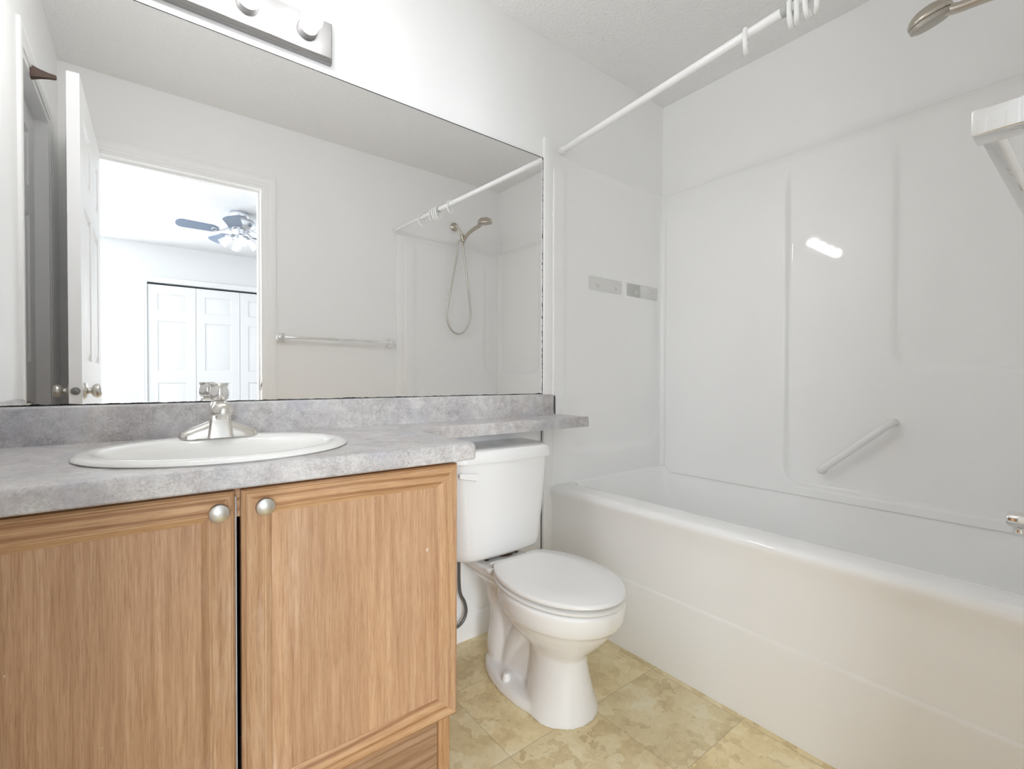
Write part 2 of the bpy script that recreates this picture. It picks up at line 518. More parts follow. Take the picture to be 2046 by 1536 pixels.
# casing helper: mitred frame with a stepped profile on a wall plane
def casing(name, axis, pos, sgn, a0, a1, ztop, wid=.058, th=.011, depth=.11, jt=.016):
    # axis 'y': wall plane y=pos, opening a0..a1 in x ; axis 'x': plane x=pos, opening in y
    mb = MB()
    def bx(u0, u1, t0, t1, z0, z1, bev=0):
        lo, hi = sorted((pos + sgn * t0, pos + sgn * t1))
        if axis == 'y': mb.box(u0, u1, lo, hi, z0, z1, bev)
        else: mb.box(lo, hi, u0, u1, z0, z1, bev)
    rv = .006
    prof = [(0, 0), (0, th * .5), (.003, th * .62), (wid * .22, th * .62), (wid * .27, th * .82), (wid * .55, th * .82), (wid * .62, th), (wid * .93, th), (wid, th * .8), (wid, 0)]
    def st(u, z, du, dz):
        r = []
        for i, t in prof:
            a, b = u + du * i, pos + sgn * t
            r.append(Vector((a, b, z + dz * i)) if axis == 'y' else Vector((b, a, z + dz * i)))
        return r
    mb.loft([st(a0 - rv, 0, -1, 0), st(a0 - rv, ztop + rv, -1, 1), st(a1 + rv, ztop + rv, 1, 1), st(a1 + rv, 0, 1, 0)])
    # jamb lining and stop
    e_ = .0018
    bx(a0 - .008, a0 + jt, -depth, e_, 0, ztop + .008)
    bx(a1 - jt, a1 + .008, -depth, e_, 0, ztop + .008)
    bx(a0 + jt, a1 - jt, -depth, e_ - .0002, ztop - jt, ztop + .0078)
    bx(a0 + jt - .001, a0 + jt + .010, -.075, -.042, 0, ztop - jt)
    bx(a1 - jt - .010, a1 - jt + .001, -.075, -.042, 0, ztop - jt)
    bx(a0 + jt + .010, a1 - jt - .010, -.075, -.0425, ztop - jt - .010, ztop - jt + .001)
    return struct(name, mb, M_TRIM)
cs = casing('trim_1', 'y', -D, 1, FX0, FX1, FZ, jt=.012)
mb = MB(); mb.box(FX1 - .0145, FX1 - .0115, -D - .036, -D - .008, .92, .98, .001)
mb.box(FX1 - .018, FX1 - .0115, -D - .012, -D - .002, .94, .962, .001)
o = mb.build('strike_plate', M_DIMKNOB, cs); o['label'] = 'dull metal strike plate'
casing('trim_2', 'x', XL, 1, LY0, LY1, LZ, depth=.10)
# bedroom closet casing
mb = MB()
prof = [(0, 0), (0, .009), (.02, .010), (.024, .014), (.057, .015), (.06, .012), (.06, 0)]
mb.loft([[Vector((u + du * i, BY + t, z + dz * i)) for i, t in prof] for u, z, du, dz in ((BX0, 0, -1, 0), (BX0, BZ, -1, 1), (BX1, BZ, 1, 1), (BX1, 0, 1, 0))])
mb.box(BX0 - .002, BX0 + .004, BY - .1, BY, 0, BZ); mb.box(BX1 - .004, BX1 + .002, BY - .1, BY, 0, BZ)
struct('trim_3', mb, M_BEDDOOR)
# vertical boards closing the ends of the tub unit
mb = MB(); mb.box(0, .058, -.016, 0, 0, 2.014, .002); struct('trim_4', mb, M_TRIM)
mb = MB(); mb.box(-.003, .0, -.004, -.0003, 0, .794); struct('trim_6', mb, mat('grey_gap', (.14, .14, .135), .8))  # dark sliver painted in as the shadow line beside the board
mb = MB(); mb.box(-.004, .058, -D, -D + .012, 0, 1.955, .002); struct('trim_5', mb, M_TRIM)
mb = MB()
mb.loft([[Vector((x, y, z)) for y, z in ((0, 0), (-.012, 0), (-.012, .055), (-.010, .06), (-.010, .078), (-.004, .095), (0, .097))] for x in (-.755, 0)])
struct('baseboard_back', mb, M_TRIM)
mb = MB()
mb.loft([[Vector((x, y, z)) for y, z in ((-D, 0), (-D + .009, 0), (-D + .009, .055), (-D + .003, .095), (-D, .097))] for x in (-.735, -.005)])
struct('baseboard_front', mb, M_TRIM)

# panelled faces
def panel_face(mb, o, u, v, n, W, Hh, panels, depth=.009, m1=.010, m2=.016, m3=.034):
    o, u, v, n = map(Vector, (o, u, v, n))
    P = lambda a, b, d=0: mb.v(o + u * a + v * b + n * d)
    us = sorted({0, W, *[p[0] for p in panels], *[p[1] for p in panels]})
    vs = sorted({0, Hh, *[p[2] for p in panels], *[p[3] for p in panels]})
    for a0, a1 in zip(us, us[1:]):
        for b0, b1 in zip(vs, vs[1:]):
            if any(p[0] - 1e-6 <= a0 and a1 <= p[1] + 1e-6 and p[2] - 1e-6 <= b0 and b1 <= p[3] + 1e-6 for p in panels): continue
            mb.face([P(a0, b0), P(a1, b0), P(a1, b1), P(a0, b1)])
    for x0, x1, y0, y1 in panels:
        rings = []
        for ins, d in ((0, 0), (m1 * .5, -depth * .6), (m1, -depth), (m2, -depth), (m3, -depth * .25), (m3 + .004, -depth * .15)):
            rings.append([o + u * a + v * b + n * d for a, b in ((x0 + ins, y0 + ins), (x1 - ins, y0 + ins), (x1 - ins, y1 - ins), (x0 + ins, y1 - ins))])
        mb.loft(rings, False, True)

def slab_door(mb, o, u, n, W, Hh, T, panels):
    # slab whose front face lies in plane o with normal n; thickness T behind it
    o, u, n = map(Vector, (o, u, n)); v = Vector((0, 0, 1))
    panel_face(mb, o, u, v, n, W, Hh, panels)
    panel_face(mb, o - n * T + u * W, -u, v, -n, W, Hh, [(W - p[1], W - p[0], p[2], p[3]) for p in panels])
    c = [o, o + u * W, o + u * W + v * Hh, o + v * Hh]
    for a, b in zip(c, c[1:] + c[:1]):
        mb.face([mb.v(a), mb.v(b), mb.v(b - n * T), mb.v(a - n * T)])

def six(W):
    a, b = .105, W / 2 - .045
    c, d = W / 2 + .045, W - .105
    return [(x0, x1, z0, z1) for x0, x1 in ((a, b), (c, d)) for z0, z1 in ((.22, .80), (1.04, 1.61), (1.72, 1.93))]

# door_1: open six-panel bathroom door
dW, dH, dT = .733, 2.045, .035
hx, hy = FX0 + .012 + .003, -D + .004
ang = math.radians(90.8)
du = Vector((math.cos(ang), math.sin(ang), 0)); dn = Vector((math.sin(ang), -math.cos(ang), 0))
face_o = Vector((hx, hy, .012)) + dn * dT
mb = MB(); slab_door(mb, face_o, du, dn, dW, dH, dT, six(dW))
d1 = struct('door_1', mb, M_DOOR)
d1['label'] = 'white six-panel bathroom door standing open against the left wall'
def knob_set(parent, base, n, name='knob', m=M_NICKEL, sc=1.0):
    mb = MB()
    mb.lathe([(.001, 0), (.031 * sc, 0), (.031 * sc, .003), (.028 * sc, .007), (.016 * sc, .010), (.0115 * sc, .012), (.011 * sc, .017),
              (.012 * sc, .020), (.019 * sc, .023), (.0245 * sc, .029), (.0265 * sc, .036), (.0255 * sc, .042), (.020 * sc, .0475), (.012 * sc, .0495), (.001, .050)], base, n, 28)
    return mb.build(name, m, parent)
kb = face_o + du * (dW - .062) + Vector((0, 0, .930))
knob_set(d1, kb, dn)
knob_set(d1, kb - dn * dT, -dn, sc=.93)
mb = MB()
ce = face_o + du * dW - dn * dT / 2 + Vector((0, 0, .930))
mb.lathe([(.001, 0), (.0135, 0), (.0135, .0012), (.001, .0014)], ce, du, 24)
mb.lathe([(.001, 0), (.008, 0), (.008, .007), (.001, .0085)], ce, du, 16)
mb.build('latch', M_DIMKNOB, d1)

# door_2: closed door in the left wall
mb = MB()
w2 = LY1 - LY0 - .032 - .004
slab_door(mb, (XL - .041, LY1 - .018, .01), (0, -1, 0), (1, 0, 0), w2, LZ - .016 - .022, .035, six(w2))
d2 = struct('door_2', mb, M_DOOR)
d2['label'] = 'white panelled closet door shut in the left wall'
mb = MB()
mb.lathe([(.001, 0), (.026, 0), (.024, .006), (.011, .010), (.010, .022), (.022, .030), (.026, .040), (.023, .049), (.010, .055), (.001, .056)], (XL - .041, LY1 - .075, .885), (1, 0, 0), 24)
mb.build('knob', M_DIMKNOB, d2)

# bifold closet doors in the bedroom
lw = (BX1 - BX0 - .009) / 4
for k in range(2):
    e = empty('door_3' if k == 0 else 'door_4', (BX0 + .0045 + lw * (2 * k + 1), BY - .035, 0)); e['kind'] = 'structure'
    for j in range(2):
        x0 = BX0 + .0045 + lw * (2 * k + j)
        mb = MB()
        slab_door(mb, (x0 + lw - .0015, BY - .012, .015), (-1, 0, 0), (0, 1, 0), lw - .003, BZ - .022 - .015, .03,
                  [(.085, lw - .088, z0, z1) for z0, z1 in ((.18, .92), (1.05, 1.60), (1.71, 1.90))])
        mb.build('leaf', M_BEDDOOR, e)

# ================================================================== VANITY
van = tag(empty('vanity_cabinet', (-1.2, -.27, 0)), 'worn oak vanity cabinet with two doors under the grey countertop', 'cabinet')
CF = -.523          # face frame front
DF = -.545          # door front
CXR = -.757         # cabinet right side
mb = MB()
mb.box(XL + .002, XL + .016, CF + .018, -.002, 0, .794)
mb.box(CXR - .016, CXR, CF + .018, -.002, 0, .794)
mb.box(XL + .016, CXR - .016, CF + .05, -.002, .12, .136)
mb.box(XL + .016, CXR - .016, -.010, -.002, .136, .794)
mb.build('carcass', M_OAK_EDGE, van)
mb = MB()
mb.box(CXR - .030, CXR, CF, CF + .018, 0, .794, .0012)
mb.box(XL + .002, XL + .032, CF, CF + .018, 0, .794, .0012)
mb.mi = 1
mb.box(XL + .032, CXR - .030, CF, CF + .018, .735, .794)
mb.box(XL + .032, CXR - .030, CF, CF + .018, .172, .21)
mb.build('face_frame', [M_OAK_EDGE, M_OAK_H], van)
mb = MB(); mb.box(XL + .032, CXR - .0312, CF + .006, CF + .020, 0, .172); mb.build('kick_board', M_OAK_KICK, van)

def cab_door(x0, x1, z0, z1, kx, kz):
    y0, y1 = DF, CF - .001
    sw, mo = .037, .014
    mb = MB()
    def prism(pts_a, pts_b):
        mb.loft([pts_a, pts_b], True, True)
    V = Vector
    # profile across a member: outer edge -> inner edge (dist, y)
    prof = [(0, y1), (0, y0 + .006), (.004, y0 + .0022), (.0055, y0 + .0022), (.0075, y0), (sw - .0015, y0), (sw, y0 + .0012), (sw + .003, y0 + .0018), (sw + mo * .6, y0 + .006), (sw + mo, y0 + .0095), (sw + mo, y1)]
    st_ = [[mb.v((x + sx * d, y, z + sz * d)) for d, y in prof] for x, z, sx, sz in ((x0, z0, 1, 1), (x0, z1, 1, -1), (x1, z1, -1, -1), (x1, z0, -1, 1))]
    for k in range(4):
        mb.mi = k % 2
        a, b = st_[k], st_[(k + 1) % 4]
        for q in range(len(prof)):
            w_ = (q + 1) % len(prof)
            mb.face([a[q], a[w_], b[w_], b[q]])
    fr = mb.build('door', [M_OAK_V, M_OAK_H], van, angle=20)
    mb = MB(); i = sw + mo - .001
    mb.box(x0 + i, x1 - i, y0 + .0105, y1, z0 + i, z1 - i)
    mb.build('panel', M_OAK_P, fr)
    mb = MB()
    mb.lathe([(.001, -.001), (.0085, -.001), (.0065, .004), (.0055, .010), (.007, .014), (.0125, .0165), (.0160, .0205), (.0165, .0245), (.0150, .0285), (.0105, .0315), (.004, .033), (.0003, .0333)], (kx, y0, kz), (0, -1, 0), 32)
    mb.build('knob', M_NICKEL, fr)
cab_door(-1.2025, -.747, .180, .7865, -1.168, .757)
cab_door(-1.632, -1.2125, .180, .7865, -1.240, .757)
mb = MB(); mb.box(-1.2115, -1.2095, CF - .012, CF - .001, .20, .775); mb.build('bumper_strip', mat('grey_strip', (.5, .5, .5), .4), van)

# ------------------------------------------------------------------ countertop
ct = tag(empty('countertop', (-1.0, -.25, CZ)), 'grey mottled laminate countertop with narrow shelf over the toilet tank', 'countertop')
SX, SY, SA, SB = -1.2, -.318, .252, .222          # sink centre and half axes
CFY, CXE, SHY = -.566, -.703, -.186
out = [(XL, 0), (XL, CFY)]
cr = .018
for k in range(7):
    a = -PI / 2 + (PI / 2) * k / 6
    out.append((CXE - cr + cr * math.cos(a), CFY + cr + cr * math.sin(a)))
fr_ = .105
cx, cy = CXE + .008 + fr_, SHY - fr_
for k in range(13):
    a = PI - (PI / 2) * k / 12
    out.append((cx + fr_ * math.cos(a), cy + fr_ * math.sin(a)))
out += [(.093, SHY), (.093, 0)]
def densify(poly, step=.03):
    r = []
    for i, p in enumerate(poly):
        q = poly[(i + 1) % len(poly)]
        L = math.dist(p, q); m = max(1, int(L / step))
        for k in range(m): r.append((p[0] + (q[0] - p[0]) * k / m, p[1] + (q[1] - p[1]) * k / m))
    return r
out = densify(out)
def offset(poly, d):
    r = []; n = len(poly)
    for i in range(n):
        p0, p1, p2 = Vector(poly[i - 1]), Vector(poly[i]), Vector(poly[(i + 1) % n])
        t = (p2 - p0).normalized(); nn = Vector((-t.y, t.x))   # ccw polygon -> inward normal
        r.append((p1.x + nn.x * d, p1.y + nn.y * d))
    return r
def inset_front(poly, d):
    # roll only the free edges (front run and end), keep wall-side vertices and the sharp-edged shelf tighter
    ofs = offset(poly, d); r = []
    for p, q in zip(poly, ofs):
        if p[1] > -.001 or p[0] < XL + .001: r.append((p[0], q[1] if p[1] < -.001 else p[1]))
        elif p[0] > CXE + .06: 
            k = .25; r.append((min(p[0] + (q[0] - p[0]) * k, .093), p[1] + (q[1] - p[1]) * k))
        else: r.append(q)
    return r
rr = .011
bm = MB()
loops = []
for k in range(6):
    a = (PI / 2) * k / 5
    loops.append([bm.v((x, y, CZ - rr + rr * math.cos(a))) for x, y in inset_front(out, rr - rr * math.sin(a))])
loops.append([bm.v((x, y, CZ - .037)) for x, y in out])
loops.append([bm.v((x, y, CZ - .040)) for x, y in inset_front(out, .003)])
n = len(out)
for a, b in zip(loops, loops[1:]):
    for i in range(n): bm.face([a[i], a[(i + 1) % n], b[(i + 1) % n], b[i]])
holes = []
for z in (CZ, CZ - .040):
    holes.append([bm.v((SX + (SA - .02) * math.cos(2 * PI * i / 64), SY + (SB - .02) * math.sin(2 * PI * i / 64), z)) for i in range(64)])
for i in range(64): bm.face([holes[0][i], holes[0][(i + 1) % 64], holes[1][(i + 1) % 64], holes[1][i]])
bm.bm.edges.ensure_lookup_table()
for lo, ho in ((loops[0], holes[0]), (loops[-1], holes[1])):
    es = [bm.bm.edges.get((lo[i], lo[(i + 1) % n])) or bm.bm.edges.new((lo[i], lo[(i + 1) % n])) for i in range(n)]
    es += [bm.bm.edges.get((ho[i], ho[(i + 1) % 64])) for i in range(64)]
    bmesh.ops.triangle_fill(bm.bm, edges=es, use_beauty=True, use_dissolve=False)
bm.build('slab', M_LAM, ct, angle=30)
mb = MB()
prof = [(0, CZ - .001), (-.020, CZ - .001), (-.020, CZ + .083)] + [(-.012 - .008 * math.cos(a), CZ + .083 + .006 * math.sin(a)) for a in (.4, .8, 1.2, 1.57)] + [(0, CZ + .089)]
mb.loft([[Vector((x, y, z)) for y, z in prof] for x in (XL, .063)])
mb.build('backsplash', M_LAM, ct, angle=40)
mb = MB()
prof = [(XL, CZ - .001), (XL + .019, CZ - .001), (XL + .019, CZ + .083), (XL + .015, CZ + .088), (XL + .004, CZ + .089), (XL, CZ + .089)]
mb.loft([[Vector((x, y, z)) for x, z in prof] for y in (-.555, -.021)])
mb.build('side_splash', M_LAM, ct, angle=40)

# ------------------------------------------------------------------ sink
mb = MB()
def ell(a, b, z, yo=0, n=72): return [Vector((SX + a * math.cos(2 * PI * i / n), SY + yo + b * math.sin(2 * PI * i / n), z)) for i in range(n)]
mb.loft([ell(SA - .012, SB - .012, CZ - .002), ell(SA - .004, SB - .004, CZ), ell(SA, SB, CZ + .003), ell(SA - .002, SB - .002, CZ + .0075), ell(SA - .012, SB - .012, CZ + .0112),
         ell(SA - .026, SB - .026, CZ + .0122, -.002), ell(SA - .036, SB - .046, CZ + .0105, -.012), ell(SA - .045, SB - .060, CZ + .004, -.022), ell(SA - .052, SB - .066, CZ - .012, -.024),
         ell(SA - .068, SB - .078, CZ - .055, -.024), ell(SA - .10, SB - .10, CZ - .095, -.022), ell(SA - .16, SB - .15, CZ - .118, -.02), ell(.022, .022, CZ - .125, -.02)], False, True)
sk = mb.build('sink', M_BISQUE, angle=60)
tag(sk, 'white oval drop-in sink set into the grey countertop', 'sink')
mb = MB(); mb.lathe([(.001, .004), (.013, .004), (.019, .0025), (.023, 0), (.001, -.002)], (SX, SY - .02, CZ - .1255), (0, 0, 1), 24)
mb.build('drain', M_CHROME, sk)

# ------------------------------------------------------------------ faucet
FX, FYc, FB = -1.195, -.150, CZ + .0105
fa = tag(empty('faucet', (FX, FYc, FB)), 'worn chrome single-knob faucet on the back of the sink', 'faucet')
mb = MB()
def wing(sx, hh, dd, n=20):
    # cross section of the base at offset sx: rounded hump
    return [Vector((FX + sx, FYc + dd * math.cos(a), FB - .001 + hh * (max(0, math.sin(a)) ** .6))) for a in [PI * k / (n - 1) for k in range(n)]]
prof = [(-.083, .003, .012), (-.0815, .011, .019), (-.077, .017, .0235), (-.066, .0225, .0265), (-.05, .029, .0275), (-.034, .0355, .028), (-.024, .040, .028), (0, .046, .028),
        (.024, .040, .028), (.034, .0355, .028), (.05, .029, .0275), (.066, .0225, .0265), (.077, .017, .0235), (.0815, .011, .019), (.083, .003, .012)]
mb.loft([wing(*p) for p in prof])
mb.build('base', M_CHROMEW, fa, angle=50)
mb = MB()
# tapering body with flat front face, leaning towards the basin
def brect(w, y0, y1, z, r=.006):
    return rrect(FX - w, FX + w, y0, y1, r, z, 4)
mb.loft([brect(.0275, FYc - .036, FYc + .024, FB), brect(.0265, FYc - .035, FYc + .024, FB + .006), brect(.0225, FYc - .034, FYc + .022, FB + .04), brect(.0205, FYc - .036, FYc + .021, FB + .062), brect(.0195, FYc - .03, FYc + .02, FB + .076), brect(.016, FYc - .02, FYc + .016, FB + .086)])
mb.build('body', M_CHROMEW, fa, angle=40)
mb = MB()
sp_c = Vector((FX + .001, FYc - .060, FB + .052))
hx_ = FX + .001
mb.loft([[Vector((hx_ + ww * math.cos(t), yy, zz + hh * math.sin(t))) for t in [2 * PI * k / 20 for k in range(20)]] for ww, hh, yy, zz in
         ((.012, .012, FYc + .004, FB + .072), (.018, .015, FYc - .018, FB + .072), (.0205, .015, FYc - .040, FB + .070), (.019, .012, FYc - .058, FB + .068), (.012, .006, FYc - .066, FB + .068))])
hc = Vector((hx_, FYc - .058, FB + .0145))
rings = []
for r_, h_ in ((.0205, .0425), (.0228, .0425), (.0234, .0445), (.0232, .050), (.0218, .0575), (.0185, .0645), (.0130, .0695), (.0065, .072), (.001, .0725)):
    rings.append([hc + Vector((r_ * math.cos(t), r_ * 1.15 * math.sin(t), h_)) for t in [2 * PI * k / 32 for k in range(32)]])
mb.loft(rings)
mb.lathe([(.0150, .0435), (.0145, .034), (.0130, .0318), (.001, .032)], hc, (0, 0, 1), 28, cap0=False)
mb.build('spout', M_CHROMEW, fa, angle=50)
mb = MB()
kz = FB + .086
mb.lathe([(.010, -.004), (.0105, .004), (.0135, .008)], (FX, FYc - .002, kz), (0, 0, 1), 24)
rings = []
for r, h in ((.0125, .002), (.0180, .007), (.0205, .015), (.0205, .023), (.0188, .031), (.0168, .0365), (.0165, .0405), (.0178, .0435), (.0180, .0455), (.0168, .0465), (.001, .0472)):
    ring = []
    for k in range(40):
        t = 2 * PI * k / 40
        sc = 1 - .13 * (0.5 + 0.5 * math.cos(4 * t + PI)) * (1 if .010 < h < .042 else 0)
        if h > .038: sc = .80 + .32 * abs(math.cos(t)) ** 3
        ring.append(Vector((FX + r * sc * math.cos(t), FYc - .004 + r * sc * math.sin(t), kz + h)))
    rings.append(ring)
mb.loft(rings)
kn = mb.build('handle', M_CHROME, fa, angle=60)
mb = MB(); mb.lathe([(.001, 0), (.0045, 0), (.0045, .0012), (.001, .0016)], (FX - .003, FYc - .0212, kz + .016), (-.12, -1, .1), 16)
mb.build('temperature_dot', M_BLUE, kn)

# ------------------------------------------------------------------ mirror
mb = MB(); mb.box(XL + .001, -.0005, -.006, -.0005, CZ + .0905, 1.928)
o = mb.build('mirror', M_MIRROR)
tag(o, 'large frameless wall mirror above the counter with blackened right edge', 'mirror')

# ------------------------------------------------------------------ vanity light
VL = tag(empty('vanity_light', (-1.19, 0, 2.015)), 'nickel vanity light bar with lit round bulbs above the mirror', 'light fixture')
mb = MB()
def plate(z0, z1, x0, x1, y): return [Vector((x0, y, z0)), Vector((x1, y, z0)), Vector((x1, y, z1)), Vector((x0, y, z1))]
px0, px1, pz0, pz1 = -1.502, -.879, 1.957, 2.076
mb.loft([plate(pz0, pz1, px0, px1, -.0005), plate(pz0, pz1, px0, px1, -.016), plate(pz0 + .002, pz1 - .002, px0 + .002, px1 - .002, -.018), plate(pz0 + .002, pz1 - .002, px0 + .002, px1 - .002, -.024), plate(pz0 + .007, pz1 - .007, px0 + .007, px1 - .007, -.031), plate(pz0 + .009, pz1 - .009, px0 + .009, px1 - .009, -.0315)])
M_PLATE = mat('plate_nickel', (.34, .335, .33), .45, .8)
mb.build('back_plate', M_PLATE, VL, angle=25)
for k in range(4):
    bx = -.957 - .1553 * k
    mb = MB(); mb.lathe([(.0265, 0), (.0265, .022), (.0255, .026), (.0215, .027), (.0205, .020), (.001, .019)], (bx, -.031, 2.016), (0, -1, 0), 32, cap0=False)
    sk_ = mb.build('socket', M_PLATE, VL)
    mb = MB(); mb.lathe([(.012, .018), (.0135, .028), (.018, .034), (.0245, .042), (.0285, .052), (.0295, .061), (.0277, .072), (.022, .082), (.0125, .089), (.001, .0915)], (bx, -.031, 2.019), (0, -1, 0), 32)
    mb.build('bulb', M_BULB, sk_)

# ================================================================== TOILET
TX = -.343
to = tag(empty('toilet', (TX, -.35, 0)), 'white two-piece toilet with closed lid between vanity and bathtub', 'toilet')
def egg(a, yf, yb, z, n=56, xo=0, ymax=None):
    yc = (yf + yb) / 2; b = (yb - yf) / 2
    r = []
    for i in range(n):
        t = 2 * PI * i / n
        x, y = TX + xo + a * math.cos(t), yc + b * math.sin(t)
        if ymax is not None: y = min(y, ymax)
        r.append(Vector((x, y, z)))
    return r
mb = MB()
mb.loft([egg(.166, -.684, -.265, .357), egg(.171, -.690, -.258, .352), egg(.171, -.690, -.255, .338), egg(.167, -.686, -.255, .312), egg(.163, -.680, -.255, .297), egg(.157, -.672, -.258, .290),
         egg(.150, -.664, -.265, .283), egg(.139, -.650, -.275, .262), egg(.122, -.628, -.295, .236), egg(.100, -.602, -.325, .210), egg(.082, -.580, -.352, .190), egg(.073, -.568, -.37, .172),
         egg(.075, -.568, -.375, .145), egg(.084, -.574, -.375, .10), egg(.097, -.584, -.372, .05), egg(.107, -.592, -.37, .018), egg(.112, -.596, -.37, .0)])
# foot flange
mb.loft([egg(.120, -.594, -.130, 0), egg(.120, -.594, -.130, .012), egg(.114, -.588, -.136, .028), egg(.092, -.575, -.158, .034)])
# trapway column behind the bowl and the web joining it to the pedestal
tp = smooth_path([(TX, -.215, .325), (TX, -.205, .26), (TX, -.212, .20), (TX, -.218, .14), (TX, -.212, .06), (TX, -.205, .0)], 5)
mb.tube(tp, [.066 + .006 * math.sin(i * .42) for i in range(len(tp))], 24)
mb.loft([rrect(TX - w_, TX + w_, ya, yb_, .02, z_, 5) for w_, ya, yb_, z_ in ((.060, -.45, -.20, .0), (.056, -.45, -.20, .08), (.050, -.45, -.20, .16), (.050, -.46, -.20, .24), (.062, -.48, -.20, .30))])
mb.tube(smooth_path([(TX, -.40, .25), (TX, -.33, .16), (TX, -.29, .09), (TX, -.27, .03)], 5), .060, 20)
# tank deck
def deck(w, y0, y1, z, r=.03): return rrect(TX - w, TX + w, y0, y1, r, z, 6)
mb.loft([deck(.070, -.30, -.085, .29), deck(.088, -.315, -.055, .315), deck(.100, -.33, -.045, .335), deck(.102, -.33, -.043, .350), deck(.098, -.325, -.047, .356)])
bw = mb.build('bowl', M_PORC, to, angle=180)
rm = bw.modifiers.new('remesh', 'REMESH'); rm.mode = 'VOXEL'; rm.voxel_size = .0045; rm.use_smooth_shade = True
sm = bw.modifiers.new('smooth', 'SMOOTH'); sm.factor = .5; sm.iterations = 7
# bolt caps
for sx in (-1, 1):
    mb = MB(); mb.lathe([(.0145, 0), (.0150, .006), (.0125, .018), (.008, .0225), (.001, .0235)], (TX + sx * .092, -.328, .030), (0, 0, 1), 20)
    mb.build('bolt_cap', M_PLAST, to)
# tank
def tank_ring(s, yf, z, rnd=.0):
    hw = .216 * s
    pts = [(-hw, -.022), (-hw, yf + .085)]
    for k in range(1, 10):
        t = (PI / 2) * k / 10
        pts.append((-hw + .060 * (1 - math.cos(t)), yf + .003 + .082 * (1 - math.sin(t))))
    for k in range(9):
        u = -1 + 2 * k / 8; pts.append((u * (hw - .060), yf + .003 - .006 * (1 - u * u)))
    m = [(-x, y) for x, y in reversed(pts[:11])]
    return [Vector((TX + x, y, z)) for x, y in pts + m]
mb = MB()
mb.loft([tank_ring(.70, -.150, .366), tank_ring(.77, -.178, .3675), tank_ring(.835, -.195, .373), tank_ring(.868, -.203, .385), tank_ring(.885, -.206, .405), tank_ring(.92, -.211, .50), tank_ring(.96, -.216, .60), tank_ring(.985, -.219, .68), tank_ring(.985, -.219, .7065)])
mb.build('tank', M_PORC, to, angle=50)
mb = MB()
mb.loft([tank_ring(1.0, -.222, .7075), tank_ring(1.035, -.232, .7075), tank_ring(1.04, -.234, .712), tank_ring(1.015, -.228, .742), tank_ring(1.0, -.224, .7465), tank_ring(.975, -.217, .749)])
mb.build('tank_lid', M_PORC, to, angle=40)
mb = MB()
lx = TX - .188
mb.cyl((lx + .01, -.185, .672), (lx + .004, -.214, .672), .012, .010, 20)
mb.loft([[Vector((x, y + dy, z + dz)) for dy, dz in ((0, h), (-.006, h * .8), (-.006, -h * .8), (0, -h))] for x, y, z, h in ((lx - .012, -.216, .674, .008), (lx + .0, -.222, .673, .010), (lx + .025, -.230, .670, .012), (lx + .042, -.233, .667, .013), (lx + .048, -.233, .666, .011))])
mb.build('flush_lever', M_PLAST, to, angle=40)
# bolts / stained gasket under the tank
mb = MB()
mb.lathe([(.034, 0), (.038, .012)], (TX + .03, -.150, .355), (0, 0, 1), 20)
g = mb.build('tank_gasket', M_RUST, to); g['label'] = 'brown stained gasket under the tank'
for dx in (-.06, .07):
    mb = MB(); mb.cyl((TX + dx, -.170, .353), (TX + dx, -.170, .372), .008, .007, 10); mb.build('tank_bolt', M_RUST, to)
# seat ring and lid
YF, YB = -.692, -.225
mb = MB()
mb.loft([egg(.164, YF + .006, YB, .3585, ymax=-.268), egg(.168, YF + .001, YB, .361, ymax=-.264), egg(.1685, YF, YB, .3665, ymax=-.264), egg(.166, YF + .003, YB, .3685, ymax=-.266), egg(.130, YF + .04, YB, .3686, ymax=-.28)])
mb.build('seat', M_SEAT, to, angle=50)
mb = MB()
mb.loft([egg(.125, YF + .045, YB, .3772, ymax=-.28), egg(.1665, YF + .003, YB, .3772, ymax=-.264), egg(.1685, YF, YB, .3805, ymax=-.263), egg(.1675, YF + .0015, YB, .3875, ymax=-.265), egg(.163, YF + .006, YB, .3905, ymax=-.27), egg(.10, YF + .09, YB - .03, .3920, ymax=-.30)])
mb.build('lid', M_SEAT, to, angle=50)
for sx in (-1, 1):
    mb = MB()
    x = TX + sx * .078
    mb.box(x - .013, x + .013, -.262, -.238, .355, .372, .003)
    mb.cyl((x - .024, -.250, .3745), (x + .024, -.250, .3745), .0075, n=14)
    mb.box(min(x, x + sx * .043), max(x, x + sx * .043), -.270, -.254, .357, .367, .002)
    mb.build('hinge', M_PLAST, to)

# water supply hose
sp_ = tag(empty('supply_hose', (-.47, -.05, .1)), 'braided grey water hose looping below the toilet tank beside the cabinet', 'hose')
mb = MB()
hp = smooth_path([(-.463, -.082, .362), (-.452, -.066, .31), (-.446, -.058, .25), (-.437, -.052, .205), (-.415, -.046, .165), (-.407, -.043, .128), (-.418, -.042, .098), (-.447, -.044, .083), (-.49, -.046, .088), (-.53, -.046, .098)], 8)
mb.tube(hp, .0060, 12)
mb.build('hose', M_BRAID, sp_)
mb = MB(); mb.lathe([(.011, 0), (.0135, .002), (.0135, .018), (.010, .022), (.008, .03)], (-.463, -.082, .372), (.2, .2, -1), 12)
mb.build('coupling_nut', M_DARK, sp_)
mb = MB(); mb.cyl((-.555, -.001, .098), (-.555, -.06, .098), .010, n=14); mb.cyl((-.56, -.046, .098), (-.525, -.046, .098), .009, n=14); mb.lathe([(.012, 0), (.018, .003), (.018, .010), (.012, .012)], (-.555, -.058, .098), (0, -1, 0), 14)
mb.build('stop_valve', M_CHROME, sp_)

